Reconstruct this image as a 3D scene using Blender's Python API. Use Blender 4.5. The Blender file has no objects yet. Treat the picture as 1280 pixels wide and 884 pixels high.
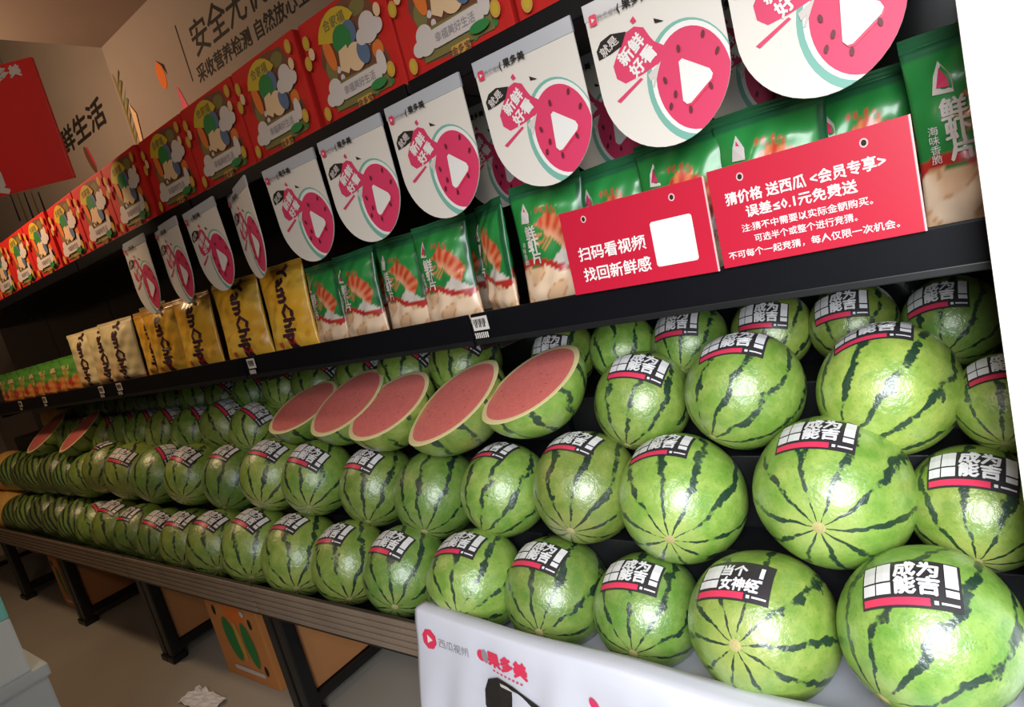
import bpy, bmesh, math, random
from mathutils import Vector, Matrix
random.seed(7)
sc = bpy.context.scene
col = sc.collection

# ------------------------------------------------------------------ camera
F = 804.07; CAMZ = 1.5
yaw, pit, rol = (math.radians(a) for a in (-38.805, -9.1086, -14.759))
fw = Vector((math.sin(yaw)*math.cos(pit), math.cos(yaw)*math.cos(pit), math.sin(pit)))
r0 = fw.cross(Vector((0, 0, 1))).normalized(); u0 = r0.cross(fw)
rt = r0*math.cos(rol) + u0*math.sin(rol); up = -r0*math.sin(rol) + u0*math.cos(rol)
EYE = Vector((0, 0, CAMZ))
cam = bpy.data.cameras.new('camera'); cam.sensor_width = 36; cam.lens = F/1280*36; cam.clip_start = .02
camo = bpy.data.objects.new('camera', cam); col.objects.link(camo)
camo.matrix_world = Matrix.Translation(EYE) @ Matrix((rt, up, -fw)).transposed().to_4x4()
sc.camera = camo

def ray(px, py): return fw + rt*((px-640)/F) - up*((py-442)/F)
def at_y(px, py, y): d = ray(px, py); return EYE + d*(y/d.y)
def at_x(px, py, x): d = ray(px, py); return EYE + d*(x/d.x)
def at_z(px, py, z): d = ray(px, py); return EYE + d*((z-CAMZ)/d.z)

# ------------------------------------------------------------------ light
sc.view_settings.view_transform = 'Standard'; sc.view_settings.look = 'None'
sc.view_settings.exposure = 0.0; sc.view_settings.gamma = 1.0; sc.view_settings.use_curve_mapping = False
w = bpy.data.worlds.new('room_world'); sc.world = w; w.use_nodes = True
w.node_tree.nodes['Background'].inputs[0].default_value = (1.0, .82, .66, 1)
w.node_tree.nodes['Background'].inputs[1].default_value = .04

def area(name, loc, target, sx, sy, power, color, spread=180):
    l = bpy.data.lights.new(name, 'AREA'); l.shape = 'RECTANGLE'; l.size = sx; l.size_y = sy
    l.energy = power; l.color = color
    o = bpy.data.objects.new(name, l); col.objects.link(o); o.location = loc
    o.rotation_euler = (Vector(target)-Vector(loc)).to_track_quat('-Z', 'Y').to_euler()
    l.spread = math.radians(spread)
    return o
# daylight through the open shop front behind the camera, warm ceiling lamps down the aisle
area('shopfront_daylight', (.70, -.95, 1.85), (-.08, 1.2, .60), 1.4, 1.5, 39, (.93, .98, 1.0), 84)
def bulb(name, loc, power, color, rad=.14):
    l = bpy.data.lights.new(name, 'POINT'); l.energy = power; l.color = color; l.shadow_soft_size = rad
    o = bpy.data.objects.new(name, l); col.objects.link(o); o.location = loc
bulb('aisle_lamp_near', (-1.3, -.8, 2.65), 25, (1.0, .80, .62))
bulb('aisle_lamp_far', (-3.9, .62, 2.72), 52, (1.0, .70, .42))

# ------------------------------------------------------------------ materials
MATS = {}
def mat(name, c, rough=.5, metal=0, var=.0, vscale=8, bump=0, bscale=60, coat=0, coat_rough=.1, spec=.5, emit=0):
    if name in MATS: return MATS[name]
    m = bpy.data.materials.new(name); m.use_nodes = True; nt = m.node_tree; b = nt.nodes['Principled BSDF']
    b.inputs['Base Color'].default_value = (*c, 1); b.inputs['Roughness'].default_value = rough
    b.inputs['Metallic'].default_value = metal; b.inputs['Specular IOR Level'].default_value = spec
    b.inputs['Coat Weight'].default_value = coat; b.inputs['Coat Roughness'].default_value = coat_rough
    if var or bump:
        tc = nt.nodes.new('ShaderNodeTexCoord')
    if var:
        n = nt.nodes.new('ShaderNodeTexNoise'); n.inputs['Scale'].default_value = vscale; n.inputs['Detail'].default_value = 5
        nt.links.new(tc.outputs['Object'], n.inputs['Vector'])
        mx = nt.nodes.new('ShaderNodeMix'); mx.data_type = 'RGBA'
        mx.inputs[6].default_value = (*[max(0, v*(1-var)) for v in c], 1); mx.inputs[7].default_value = (*[min(1, v*(1+var)) for v in c], 1)
        nt.links.new(n.outputs['Fac'], mx.inputs[0]); nt.links.new(mx.outputs[2], b.inputs['Base Color'])
    if bump:
        n2 = nt.nodes.new('ShaderNodeTexNoise'); n2.inputs['Scale'].default_value = bscale; n2.inputs['Detail'].default_value = 4
        nt.links.new(tc.outputs['Object'], n2.inputs['Vector'])
        bp = nt.nodes.new('ShaderNodeBump'); bp.inputs['Strength'].default_value = bump; bp.inputs['Distance'].default_value = .01
        nt.links.new(n2.outputs['Fac'], bp.inputs['Height']); nt.links.new(bp.outputs['Normal'], b.inputs['Normal'])
    MATS[name] = m
    return m

def attr_mat(name, rough=.35, coat=.3):
    m = bpy.data.materials.new(name); m.use_nodes = True; nt = m.node_tree; b = nt.nodes['Principled BSDF']
    a = nt.nodes.new('ShaderNodeVertexColor'); a.layer_name = 'print'
    nt.links.new(a.outputs['Color'], b.inputs['Base Color'])
    b.inputs['Roughness'].default_value = rough; b.inputs['Coat Weight'].default_value = coat; b.inputs['Coat Roughness'].default_value = .15
    MATS[name] = m
    return m

def melon_mat(name, light, light2, dark, N, thr, jag=.75):
    m = bpy.data.materials.new(name); m.use_nodes = True; nt = m.node_tree; L = nt.links.new; b = nt.nodes['Principled BSDF']
    def node(t, **k):
        n = nt.nodes.new(t)
        for a, v in k.items(): setattr(n, a, v)
        return n
    def math_(op, a, b2=None, c=None):
        n = node('ShaderNodeMath', operation=op)
        for i, v in enumerate((a, b2, c)):
            if v is None: continue
            if isinstance(v, (int, float)): n.inputs[i].default_value = v
            else: L(v, n.inputs[i])
        return n.outputs[0]
    tc = node('ShaderNodeTexCoord'); oi = node('ShaderNodeObjectInfo')
    off = node('ShaderNodeVectorMath', operation='MULTIPLY_ADD'); off.inputs[0].default_value = (31, 57, 43)
    cmb = node('ShaderNodeCombineXYZ')
    for i in range(3): L(oi.outputs['Random'], cmb.inputs[i])
    L(cmb.outputs[0], off.inputs[1]); L(tc.outputs['Object'], off.inputs[2])
    sp = node('ShaderNodeSeparateXYZ'); L(tc.outputs['Object'], sp.inputs[0])
    ang = math_('ARCTAN2', sp.outputs[1], sp.outputs[0])
    def noise(scale, detail=4, rough=.6):
        n = node('ShaderNodeTexNoise'); n.inputs['Scale'].default_value = scale; n.inputs['Detail'].default_value = detail
        n.inputs['Roughness'].default_value = rough; L(off.outputs[0], n.inputs['Vector']); return n.outputs['Fac']
    n1 = noise(1.7, 3); n2 = noise(9, 5, .65); n3 = noise(26, 3); n4 = noise(3.5, 3)
    ph = math_('MULTIPLY', oi.outputs['Random'], 40.0)
    a2 = math_('MULTIPLY_ADD', ang, float(N), ph)
    a3 = math_('MULTIPLY_ADD', math_('SUBTRACT', n1, .5), 5.0, a2)
    a4 = math_('MULTIPLY_ADD', math_('SUBTRACT', n2, .5), .9, a3)
    s = math_('SINE', a4)
    s = math_('MULTIPLY_ADD', math_('SUBTRACT', n2, .5), jag, s)
    s = math_('MULTIPLY_ADD', math_('SUBTRACT', n4, .5), 1.15, s)
    rmp = node('ShaderNodeMapRange'); rmp.interpolation_type = 'SMOOTHSTEP'
    rmp.inputs['From Min'].default_value = thr; rmp.inputs['From Max'].default_value = thr+.16
    L(s, rmp.inputs['Value'])
    base = node('ShaderNodeMix', data_type='RGBA'); base.inputs[6].default_value = (*light, 1); base.inputs[7].default_value = (*light2, 1)
    mr = node('ShaderNodeMapRange'); mr.inputs['From Min'].default_value = .35; mr.inputs['From Max'].default_value = .68; L(n4, mr.inputs['Value'])
    L(mr.outputs[0], base.inputs[0])
    # fine mottling
    mot = node('ShaderNodeMix', data_type='RGBA'); mot.inputs[7].default_value = (*[v*.55 for v in light], 1)
    mm = node('ShaderNodeMapRange'); mm.inputs['From Min'].default_value = .54; mm.inputs['From Max'].default_value = .74; mm.inputs['To Max'].default_value = .55
    L(n3, mm.inputs['Value']); L(mm.outputs[0], mot.inputs[0]); L(base.outputs[2], mot.inputs[6])
    # pale blossom end
    pole = node('ShaderNodeMapRange'); pole.inputs['From Min'].default_value = .90; pole.inputs['From Max'].default_value = 1.0; pole.inputs['To Max'].default_value = .35
    L(sp.outputs[2], pole.inputs['Value'])
    pm = node('ShaderNodeMix', data_type='RGBA'); pm.inputs[7].default_value = (.5, .52, .16, 1); L(pole.outputs[0], pm.inputs[0]); L(mot.outputs[2], pm.inputs[6])
    fin = node('ShaderNodeMix', data_type='RGBA'); fin.inputs[7].default_value = (*dark, 1)
    L(rmp.outputs[0], fin.inputs[0]); L(pm.outputs[2], fin.inputs[6])
    hs = node('ShaderNodeHueSaturation'); L(fin.outputs[2], hs.inputs['Color'])
    fr = math_('FRACT', math_('MULTIPLY', oi.outputs['Random'], 7.31)); fr2 = math_('FRACT', math_('MULTIPLY', oi.outputs['Random'], 13.7))
    L(math_('MULTIPLY_ADD', fr, .035, .485), hs.inputs['Hue']); L(math_('MULTIPLY_ADD', fr2, .5, .65), hs.inputs['Value'])
    L(hs.outputs[0], b.inputs['Base Color'])
    b.inputs['Roughness'].default_value = .38; b.inputs['Coat Weight'].default_value = 1.0; b.inputs['Coat Roughness'].default_value = .36; b.inputs['Coat IOR'].default_value = 1.7
    bp = node('ShaderNodeBump'); bp.inputs['Strength'].default_value = .2; bp.inputs['Distance'].default_value = .03
    nb = noise(7, 3); L(nb, bp.inputs['Height']); L(bp.outputs[0], b.inputs['Coat Normal'])
    MATS[name] = m
    return m

M_MELON = melon_mat('melon_skin', (.175, .315, .040), (.33, .44, .088), (.014, .045, .022), 10, .78)
M_MELON_T = melon_mat('melon_skin_tight', (.16, .27, .045), (.22, .30, .06), (.012, .035, .012), 22, .15, .5)
M_HAMI = mat('hami_skin', (.75, .42, .10), .6, var=.35, vscale=14, bump=.2, bscale=40)
M_BLACK = mat('black_metal', (.008, .008, .009), .4, var=.3, vscale=20)
M_RAIL = mat('black_rail', (.004, .004, .006), .45, spec=.15, var=.25, vscale=9)
M_GLOSS = mat('black_gloss_panel', (.006, .006, .007), .16, bump=.02, bscale=5)
M_TRIM = mat('brown_trim', (.23, .17, .125), .5, var=.25, vscale=6)
M_TRIMD = mat('trim_groove', (.03, .022, .017), .6)
M_WOOD = mat('orange_board', (.50, .21, .075), .6, var=.18, vscale=5)
M_CARTON = mat('carton', (.55, .21, .055), .75, var=.15, vscale=7)
M_WALL = mat('wall_plaster', (.30, .25, .215), .85, var=.06, vscale=4, bump=.05)
M_CEIL = mat('ceiling_plaster', (.30, .245, .20), .9, var=.06, vscale=3)
M_FLOOR = mat('floor_concrete', (.40, .36, .31), .55, var=.14, vscale=2.5, bump=.03, bscale=30)
M_WHITEWALL = mat('white_panel', (.92, .93, .93), .5, var=.01)
M_CLOTH = mat('white_cloth', (.58, .58, .66), .8, var=.03, vscale=10, bump=.08, bscale=25)
M_WHITE = mat('print_white', (.76, .73, .71), .5)
M_CARD = mat('card_white', (.70, .645, .59), .55, var=.02)
M_PINK = mat('print_pink', (.64, .035, .115), .5)
M_TEAL = mat('print_teal', (.17, .40, .33), .5)
M_SEED = mat('print_seed', (.12, .008, .02), .5)
M_INK = mat('print_ink', (.02, .016, .014), .7, spec=.25)
M_GREY = mat('print_grey', (.28, .25, .27), .7, spec=.25)
M_STK = mat('sticker_black', (.035, .03, .034), .4)
M_STP = mat('sticker_pink', (.70, .04, .10), .4)
M_STW = mat('sticker_white', (.74, .72, .74), .4)
M_RED = mat('box_red', (.55, .018, .014), .7, var=.06, vscale=5, spec=.25)
M_SIGN = mat('sign_red', (.50, .010, .036), .35, var=.03)
M_SIGNEDGE = mat('sign_edge', (.85, .45, .45), .3)
M_YEL = mat('print_yellow', (.55, .38, .03), .7, spec=.25)
M_COIN = mat('print_coin', (.55, .30, .06), .7, spec=.25)
M_BROWN = mat('print_brown', (.17, .065, .035), .7, spec=.25)
M_OLIVE = mat('print_olive', (.19, .16, .05), .7, spec=.25)
M_GRN = mat('print_green', (.03, .20, .05), .7, spec=.25)
M_BLUE = mat('print_blue', (.10, .15, .25), .7, spec=.25)
M_CREAM = mat('print_cream', (.72, .50, .30), .7, spec=.25)
M_CLOUD = mat('print_cloud', (.60, .53, .50), .7, spec=.25)
M_ORANGE = mat('print_orange', (.70, .17, .03), .7, spec=.25)
M_CLEAR = mat('clip_strip', (.45, .46, .50), .25)
M_BANNER = mat('banner_red', (.85, .015, .016), .45, var=.04, vscale=3)
M_FLESH = mat('melon_flesh', (.92, .20, .175), .35, var=.34, vscale=22, coat=.35, coat_rough=.15, bump=.12, bscale=70)
M_RINDW = mat('melon_rind', (.80, .66, .34), .45, var=.08, vscale=20)
M_SCAR = mat('blossom_scar', (.42, .36, .15), .7, var=.3, vscale=40)
M_CHIPTXT = mat('chip_text', (.05, .012, .02), .5)
M_TAGW = mat('price_card', (.62, .58, .55), .5)
M_FOAMT = mat('foam_teal', (.25, .80, .76), .6, var=.05)
M_FOAMW = mat('foam_white', (.82, .90, .94), .7, var=.04)
M_FOAMG = mat('foam_grey', (.62, .70, .76), .7, var=.04)
M_PAPER = mat('paper_white', (.80, .80, .84), .7)
M_BAG = attr_mat('bag_film')
M_WIRE = mat('wire', (.2, .2, .2), .4, metal=.8)

# ------------------------------------------------------------------ mesh helpers
def link(name, me, parent=None):
    o = bpy.data.objects.new(name, me); col.objects.link(o)
    if parent is not None: o.parent = parent
    return o
def tag(o, label, cat, group=None):
    o['label'] = label; o['category'] = cat
    if group: o['group'] = group
    return o
def thing(name, loc, label, cat, group=None, rz=0):
    o = bpy.data.objects.new(name, None); col.objects.link(o); o.empty_display_size = .05
    o.location = loc; o.rotation_euler = (0, 0, rz)
    return tag(o, label, cat, group)
def struct(o): o['kind'] = 'structure'; return o

def mesh_from(verts, faces, mats, idx=None, smooth=False, name='mesh'):
    me = bpy.data.meshes.new(name); me.from_pydata([tuple(v) for v in verts], [], faces)
    for m in (mats if isinstance(mats, (list, tuple)) else [mats]): me.materials.append(m)
    if idx: me.polygons.foreach_set('material_index', idx)
    if smooth: me.polygons.foreach_set('use_smooth', [True]*len(me.polygons))
    me.update()
    return me
def box_mesh(lo, hi, m, bev=.003):
    bm = bmesh.new(); bmesh.ops.create_cube(bm, size=1)
    for v in bm.verts:
        v.co = Vector([lo[i] + (v.co[i]+.5)*(hi[i]-lo[i]) for i in range(3)])
    bev = min(bev, .45*min(hi[i]-lo[i] for i in range(3)))
    if bev > 0: bmesh.ops.bevel(bm, geom=bm.edges[:], offset=bev, segments=2, affect='EDGES', profile=.7)
    me = bpy.data.meshes.new('box'); bm.to_mesh(me); bm.free(); me.materials.append(m)
    return me
def box(name, lo, hi, m, parent=None, bev=.003): return link(name, box_mesh(lo, hi, m, bev), parent)
def tube_mesh(pts, rad, m, n=8):
    V = []; Fc = []
    pts = [Vector(p) for p in pts]
    for i, p in enumerate(pts):
        t = (pts[min(i+1, len(pts)-1)]-pts[max(i-1, 0)]).normalized()
        a = t.cross(Vector((0, 0, 1)) if abs(t.z) < .9 else Vector((1, 0, 0))).normalized(); b = t.cross(a)
        rr = rad[i] if isinstance(rad, (list, tuple)) else rad
        for k in range(n): V.append(p + (a*math.cos(k*2*math.pi/n) + b*math.sin(k*2*math.pi/n))*rr)
    for i in range(len(pts)-1):
        for k in range(n): Fc.append((i*n+k, i*n+(k+1) % n, (i+1)*n+(k+1) % n, (i+1)*n+k))
    Fc.append(tuple(range(n-1, -1, -1))); Fc.append(tuple((len(pts)-1)*n+k for k in range(n)))
    return mesh_from(V, Fc, m, smooth=True)

_T = {}; NV = {}
def text2d(s, bold=.0):
    """flat text of size 1, centred: (verts, faces, width)"""
    k = (s, bold)
    if k in _T: return _T[k]
    c = bpy.data.curves.new('txt', 'FONT'); c.body = s; c.resolution_u = 1; c.align_x = 'CENTER'; c.align_y = 'CENTER'
    o = bpy.data.objects.new('txt', c); col.objects.link(o)
    dg = bpy.context.evaluated_depsgraph_get(); dg.update()
    me = bpy.data.meshes.new_from_object(o.evaluated_get(dg))
    V = [(v.co.x, v.co.y) for v in me.vertices]; Fc = [tuple(p.vertices) for p in me.polygons]
    bpy.data.objects.remove(o); bpy.data.curves.remove(c); bpy.data.meshes.remove(me)
    x0 = min(v[0] for v in V); x1 = max(v[0] for v in V); y0 = min(v[1] for v in V); y1 = max(v[1] for v in V)
    V = [(x-(x0+x1)/2, y-(y0+y1)/2) for x, y in V]
    if bold:
        V0, F0 = V, Fc; V = []; Fc = []
        for dx, dy in ((-1, 0), (1, 0), (0, 1), (0, -1), (-.7, -.7), (.7, .7)):
            b = len(V); V += [(x+dx*bold, y+dy*bold) for x, y in V0]; Fc += [tuple(b+i for i in f) for f in F0]
    NV[k] = len(V)//(6 if bold else 1)
    _T[k] = (V, Fc, x1-x0, y1-y0)
    return _T[k]

class Art:
    """layers of flat print laid on a surface"""
    def __init__(s): s.V = []; s.F = []; s.I = []; s.mats = []; s.lay = 0
    def mi(s, m):
        if m not in s.mats: s.mats.append(m)
        return s.mats.index(m)
    def raw(s, V, Fc, m, per=10**9):
        b = len(s.V); s.lay += 1
        s.V += [(x, y, s.lay + .15*(i//per)) for i, (x, y) in enumerate(V)]; s.F += [tuple(b+i for i in f) for f in Fc]; s.I += [s.mi(m)]*len(Fc)
    def poly(s, pts, m, clip=None):
        if clip: pts = clip_poly(pts, clip)
        if len(pts) > 2: s.raw(pts, [tuple(range(len(pts)))], m)
    def ell(s, cx, cy, rx, ry, m, rot=0, n=24, clip=None):
        c, q = math.cos(rot), math.sin(rot)
        s.poly([(cx + c*rx*math.cos(a) - q*ry*math.sin(a), cy + q*rx*math.cos(a) + c*ry*math.sin(a)) for a in (i*2*math.pi/n for i in range(n))], m, clip)
    def rect(s, x0, y0, x1, y1, m): s.poly([(x0, y0), (x1, y0), (x1, y1), (x0, y1)], m)
    def rrect(s, x0, y0, x1, y1, r, m, rot=0):
        P = []
        for cx, cy, a0 in ((x1-r, y0+r, -90), (x1-r, y1-r, 0), (x0+r, y1-r, 90), (x0+r, y0+r, 180)):
            for k in range(5):
                a = math.radians(a0 + k*22.5); P.append((cx + r*math.cos(a), cy + r*math.sin(a)))
        if rot:
            mx, my = (x0+x1)/2, (y0+y1)/2; c, q = math.cos(rot), math.sin(rot)
            P = [(mx + c*(x-mx) - q*(y-my), my + q*(x-mx) + c*(y-my)) for x, y in P]
        s.poly(P, m)
    def patch(s, x0, y0, x1, y1, m, nx=4, ny=3):
        V = [(x0+(x1-x0)*i/nx, y0+(y1-y0)*j/ny) for j in range(ny+1) for i in range(nx+1)]
        s.raw(V, [(j*(nx+1)+i, j*(nx+1)+i+1, (j+1)*(nx+1)+i+1, (j+1)*(nx+1)+i) for j in range(ny) for i in range(nx)], m)
    def text(s, t, cx, cy, size, m, rot=0, bold=.02, fit=None, left=False, sx=1):
        V, Fc, wd, ht = text2d(t, bold)
        k = size if fit is None else fit/wd
        ky = size if fit is not None else k
        c, q = math.cos(rot), math.sin(rot)
        if left: cx += wd*k*sx/2*c; cy += wd*k*sx/2*q
        s.raw([(cx + c*x*k*sx - q*y*ky, cy + q*x*k*sx + c*y*ky) for x, y in V], Fc, m, NV[(t, bold)])
    def mesh(s, fn): return mesh_from([fn(*v) for v in s.V], s.F, s.mats, s.I)

def clip_poly(P, C):
    """Sutherland-Hodgman against convex counter-clockwise C"""
    out = list(P)
    for i in range(len(C)):
        a, b = C[i], C[(i+1) % len(C)]; inp = out; out = []
        side = lambda p: (b[0]-a[0])*(p[1]-a[1]) - (b[1]-a[1])*(p[0]-a[0])
        for j in range(len(inp)):
            p, q = inp[j-1], inp[j]; sp, sq = side(p), side(q)
            if (sp >= 0) != (sq >= 0):
                t = sp/(sp-sq); out.append((p[0]+(q[0]-p[0])*t, p[1]+(q[1]-p[1])*t))
            if sq >= 0: out.append(q)
    return out
def flat(o, u, v, n, step=.0004):
    o, u, v, n = (Vector(k) for k in (o, u, v, n))
    return lambda x, y, l: o + u*x + v*y + n*(l*step)
ORD = ['first', 'second', 'third', 'fourth', 'fifth', 'sixth', 'seventh', 'eighth', 'ninth', 'tenth', 'eleventh', 'twelfth', 'thirteenth', 'fourteenth', 'fifteenth', 'sixteenth', 'seventeenth', 'eighteenth', 'nineteenth', 'twentieth', 'twenty-first', 'twenty-second', 'twenty-third', 'twenty-fourth', 'twenty-fifth', 'twenty-sixth', 'twenty-seventh', 'twenty-eighth']
Z = lambda rel: CAMZ + rel        # height given relative to the eye

# ------------------------------------------------------------------ the room
WY = 1.84; KW = WY/1.75; WX = -3.49*KW; CZ = Z(1.492*KW)
floor = struct(box('floor', (-9, -3.2, -.05), (2.2, 2.6, 0), M_FLOOR, bev=0))
wb = struct(box('wall_back', (WX, WY, 0), (2.2, WY+.9, CZ+.5), M_WALL, bev=.004))
wl = struct(box('wall_far', (-9, WY+.16, 0), (WX, WY+.4, CZ+.9), M_WALL, bev=0))
struct(box('ceiling', (WX, -3.2, CZ), (2.2, WY, CZ+.08), M_CEIL, bev=0))
struct(box('ceiling_far', (-9, -3.2, CZ+.75), (WX, WY+.2, CZ+.83), M_CEIL, bev=0))
struct(box('wall_left', (-9.1, -3.2, 0), (-9, 2.6, CZ+.8), M_WALL, bev=0))
wr = struct(box('wall_right', (-.0225, 1.15, 0), (1.6, 1.18, CZ), M_WHITEWALL, bev=.004))
struct(box('trim_1', (.075, 1.138, 0), (.10, 1.15, CZ), M_WHITEWALL, bev=.002))
CZ0 = CAMZ*(1-KW)
# mural printed on the back wall
a = Art()
a.rect(-2.797, Z(1.076), -2.787, Z(1.32), M_INK)
a.text('安全无忧', -2.70, Z(1.215), .15, M_INK, left=True, bold=.012)
a.text('采收营养检测 自然放心上桌', -2.74, Z(1.082), .075, M_INK, left=True, bold=.02)
a.ell(-3.03, Z(1.19), .035, .065, M_ORANGE, .1); a.poly([(-3.04, Z(1.26)), (-2.98, Z(1.22)), (-2.975, Z(1.17)), (-3.0, Z(1.22))], M_INK)
a.poly([(-2.935, Z(1.10)), (-2.92, Z(1.09)), (-2.89, Z(1.0)), (-2.90, Z(.93)), (-2.94, Z(1.0))], M_PINK)
link('printed_mural', a.mesh(flat((0, WY, CZ0), (KW, 0, 0), (0, 0, KW), (0, -1, 0))), wb)
a = Art()
YL = WY+.16
p0, p1 = at_y(62, 200, YL), at_y(127, 131, YL); zc = (p0.z+p1.z)/2
a.text('优鲜生活', (p0.x+p1.x)/2, zc, .17, M_INK, bold=.03, fit=p1.x-p0.x)
p2 = at_y(113, 200, YL); a.ell(p2.x, p2.z, .035, .10, M_BROWN, .35); a.ell(p2.x+.03, p2.z+.01, .012, .08, M_PINK, .3)
for i in range(5):
    p3 = at_y(18+9*i, 258, YL); a.poly([(p3.x, p3.z+.1), (p3.x+.02, p3.z+.11), (p3.x+.03, p3.z-.12), (p3.x-.01, p3.z-.12)], M_OLIVE if i % 2 else M_INK)
link('printed_mural', a.mesh(flat((0, YL, 0), (1, 0, 0), (0, 0, 1), (0, -1, 0))), wl)
# printed reed up the wall corner
a = Art()
a.poly([(-3.475, Z(.7)), (-3.45, Z(.7)), (-3.455, Z(1.33)), (-3.475, Z(1.36))], M_OLIVE)
for i in range(12):
    z = Z(.78+.045*i); s = 1
    a.poly([(-3.46, z), (-3.455, z+.012), (-3.40+.02*math.sin(i*2.3), z+.075), (-3.395, z+.06)], M_OLIVE if i % 3 else M_GRN)
a.poly([(-3.43, Z(.8)), (-3.42, Z(.8)), (-3.36, Z(1.12)), (-3.40, Z(1.18))], M_CREAM)
link('printed_reed', a.mesh(flat((0, WY, CZ0), (KW, 0, 0), (0, 0, KW), (0, -1, 0))), wb)

# ------------------------------------------------------------------ shelving units
UW = 1.13; NU = 6; UX0 = .02
DECK = Z(-1.022); YF = 1.0
for k in range(NU):
    x1 = UX0 - UW*k; x0 = x1 - UW; g = .004
    t = thing('shelving_unit', ((x0+x1)/2, 1.35, 0), 'black metal shelving unit with brown ribbed front edge, %s from the white wall' % ORD[k], 'shelf', 'black shelving units along the wall')
    def P(name, lo, hi, m, bev=.003, par=t):
        L = t.location
        o = box(name, tuple(lo[i]-L[i] for i in range(3)), tuple(hi[i]-L[i] for i in range(3)), m, par, bev); return o
    P('back_panel', (x0+g, 1.76, .12), (x1-g, 1.775, Z(.46)), M_GLOSS, .001)
    P('deck', (x0+g, 1.012, DECK-.03), (x1-g, 1.76, DECK), M_BLACK)
    P('trim_backing', (x0+g, 1.004, Z(-1.03)), (x1-g, 1.012, Z(-.922)), M_TRIMD, .001)
    for j in range(5):
        z = Z(-1.029 + j*.0218); P('slat', (x0+g, YF-.004, z), (x1-g, 1.004, z+.0175), M_TRIM, .004)
    P('middle_shelf', (x0+g, 1.256, Z(-.19)), (x1-g, 1.76, Z(-.165)), M_BLACK)
    P('price_rail', (x0+g+.002, 1.245, Z(-.222)), (x1-g-.002, 1.256, Z(-.140)), M_RAIL, .004)
    P('rail_lip', (x0+g+.002, 1.241, Z(-.222)), (x1-g-.002, 1.246, Z(-.208)), M_BLACK, .002)
    P('top_shelf', (x0+g, 1.256, Z(.425)), (x1-g, 1.76, Z(.448)), M_BLACK)
    P('top_rail', (x0+g+.002, 1.248, Z(.402)), (x1-g-.002, 1.256, Z(.450)), M_RAIL, .003)
    for sx in (x0+.008, x1-.058):
        P('upright', (sx, 1.775, .0), (sx+.05, 1.815, Z(.5)), M_BLACK)
        lg = P('leg', (sx, 1.03, .03), (sx+.05, 1.08, DECK-.03), M_BLACK, .006)
        P('foot', (sx-.006, 1.02, 0), (sx+.056, 1.09, .03), M_BLACK, .006, lg)
        P('base_rail', (sx+.005, 1.08, .05), (sx+.045, 1.775, .085), M_BLACK)
        P('shelf_bracket', (sx+.02, 1.30, Z(-.25)), (sx+.03, 1.76, Z(-.19)), M_BLACK)
    if k < 4: P('side_board', (x0+.014, 1.09, .09), (x0+.030, 1.75, DECK-.035), M_WOOD)
    P('riser_step', (x0+.01, 1.315, DECK), (x1-.01, 1.425, Z(-.80)), M_BLACK)
    P('riser_step', (x0+.01, 1.43, DECK), (x1-.01, 1.565, Z(-.615)), M_BLACK)
    P('riser_step', (x0+.01, 1.57, DECK), (x1-.01, 1.755, Z(-.485)), M_BLACK)

# ------------------------------------------------------------------ gift boxes on the top shelf
BW, BH, BD = .342, .284, .26
a = Art(); W2 = BW/2
def bp(u, v): return (-W2 + u*BW, v*BH)
a.poly([bp(.20, .10), bp(.5, .05), bp(.82, .09), bp(.90, .3), bp(.84, .5), bp(.88, .72), bp(.80, .93), bp(.55, .97), bp(.3, .93), bp(.22, .75), bp(.16, .55), bp(.22, .35), bp(.15, .22)], M_BROWN)
a.ell(*bp(.70, .84), .03, .02, M_OLIVE); a.ell(*bp(.26, .47), .022, .03, M_OLIVE); a.ell(*bp(.80, .42), .02, .024, M_ORANGE)
for (u, v) in ((.34, .44), (.36, .36), (.74, .52), (.20, .18), (.68, .1), (.86, .12)): a.ell(*bp(u, v), .008, .009, M_CLOUD if v > .3 else M_GRN)
a.poly([bp(.2, .1), bp(.85, .08), bp(.83, .32), bp(.25, .35)], M_OLIVE)
a.ell(*bp(.29, .60), .018, .045, M_ORANGE, .2)
fan = [bp(.40, .66)] + [(bp(.44, .66)[0] + .085*math.cos(math.radians(t)), bp(.44, .66)[1] + .082*math.sin(math.radians(t))) for t in range(30, 166, 15)]
a.poly(fan, M_YEL); a.text('合家福', *bp(.43, .84), .03, M_OLIVE, bold=.02)
a.ell(*bp(.56, .68), .028, .03, M_BLUE); a.ell(*bp(.47, .66), .036, .036, M_GRN)
a.poly([bp(.40, .58), bp(.5, .6), bp(.52, .45), bp(.45, .36), bp(.37, .42)], M_CREAM)
a.ell(*bp(.57, .46), .035, .035, M_CREAM, .4); a.ell(*bp(.66, .46), .022, .03, M_BLUE, .3)
for (u, v, q) in ((.77, .66, 1), (.26, .30, .9)):
    a.ell(*bp(u, v), .030*q, .028*q, M_CLOUD); a.ell(*bp(u-.08*q, v-.08), .022*q, .02*q, M_CLOUD); a.ell(*bp(u+.09*q, v-.06), .022*q, .02*q, M_CLOUD); a.ell(*bp(u, v-.09), .03*q, .022*q, M_CLOUD)
a.rrect(*bp(.30, .16), *bp(.80, .31), .018, M_CLOUD); a.ell(*bp(.82, .30), .016, .03, M_CLOUD)
a.text('幸福美好生活', *bp(.54, .235), .024, M_GREY, fit=.125, bold=.01)
a.rrect(*bp(.47, .02), *bp(.64, .11), .004, M_COIN); a.text('金多宝', *bp(.555, .065), .02, M_BROWN, bold=.04)
for (u, v) in ((.08, .80), (.10, .12), (.93, .86), (.90, .2), (.05, .62)):
    a.ell(*bp(u, v), .014, .019, M_COIN); a.ell(*bp(u, v), .008, .012, M_YEL)
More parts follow.
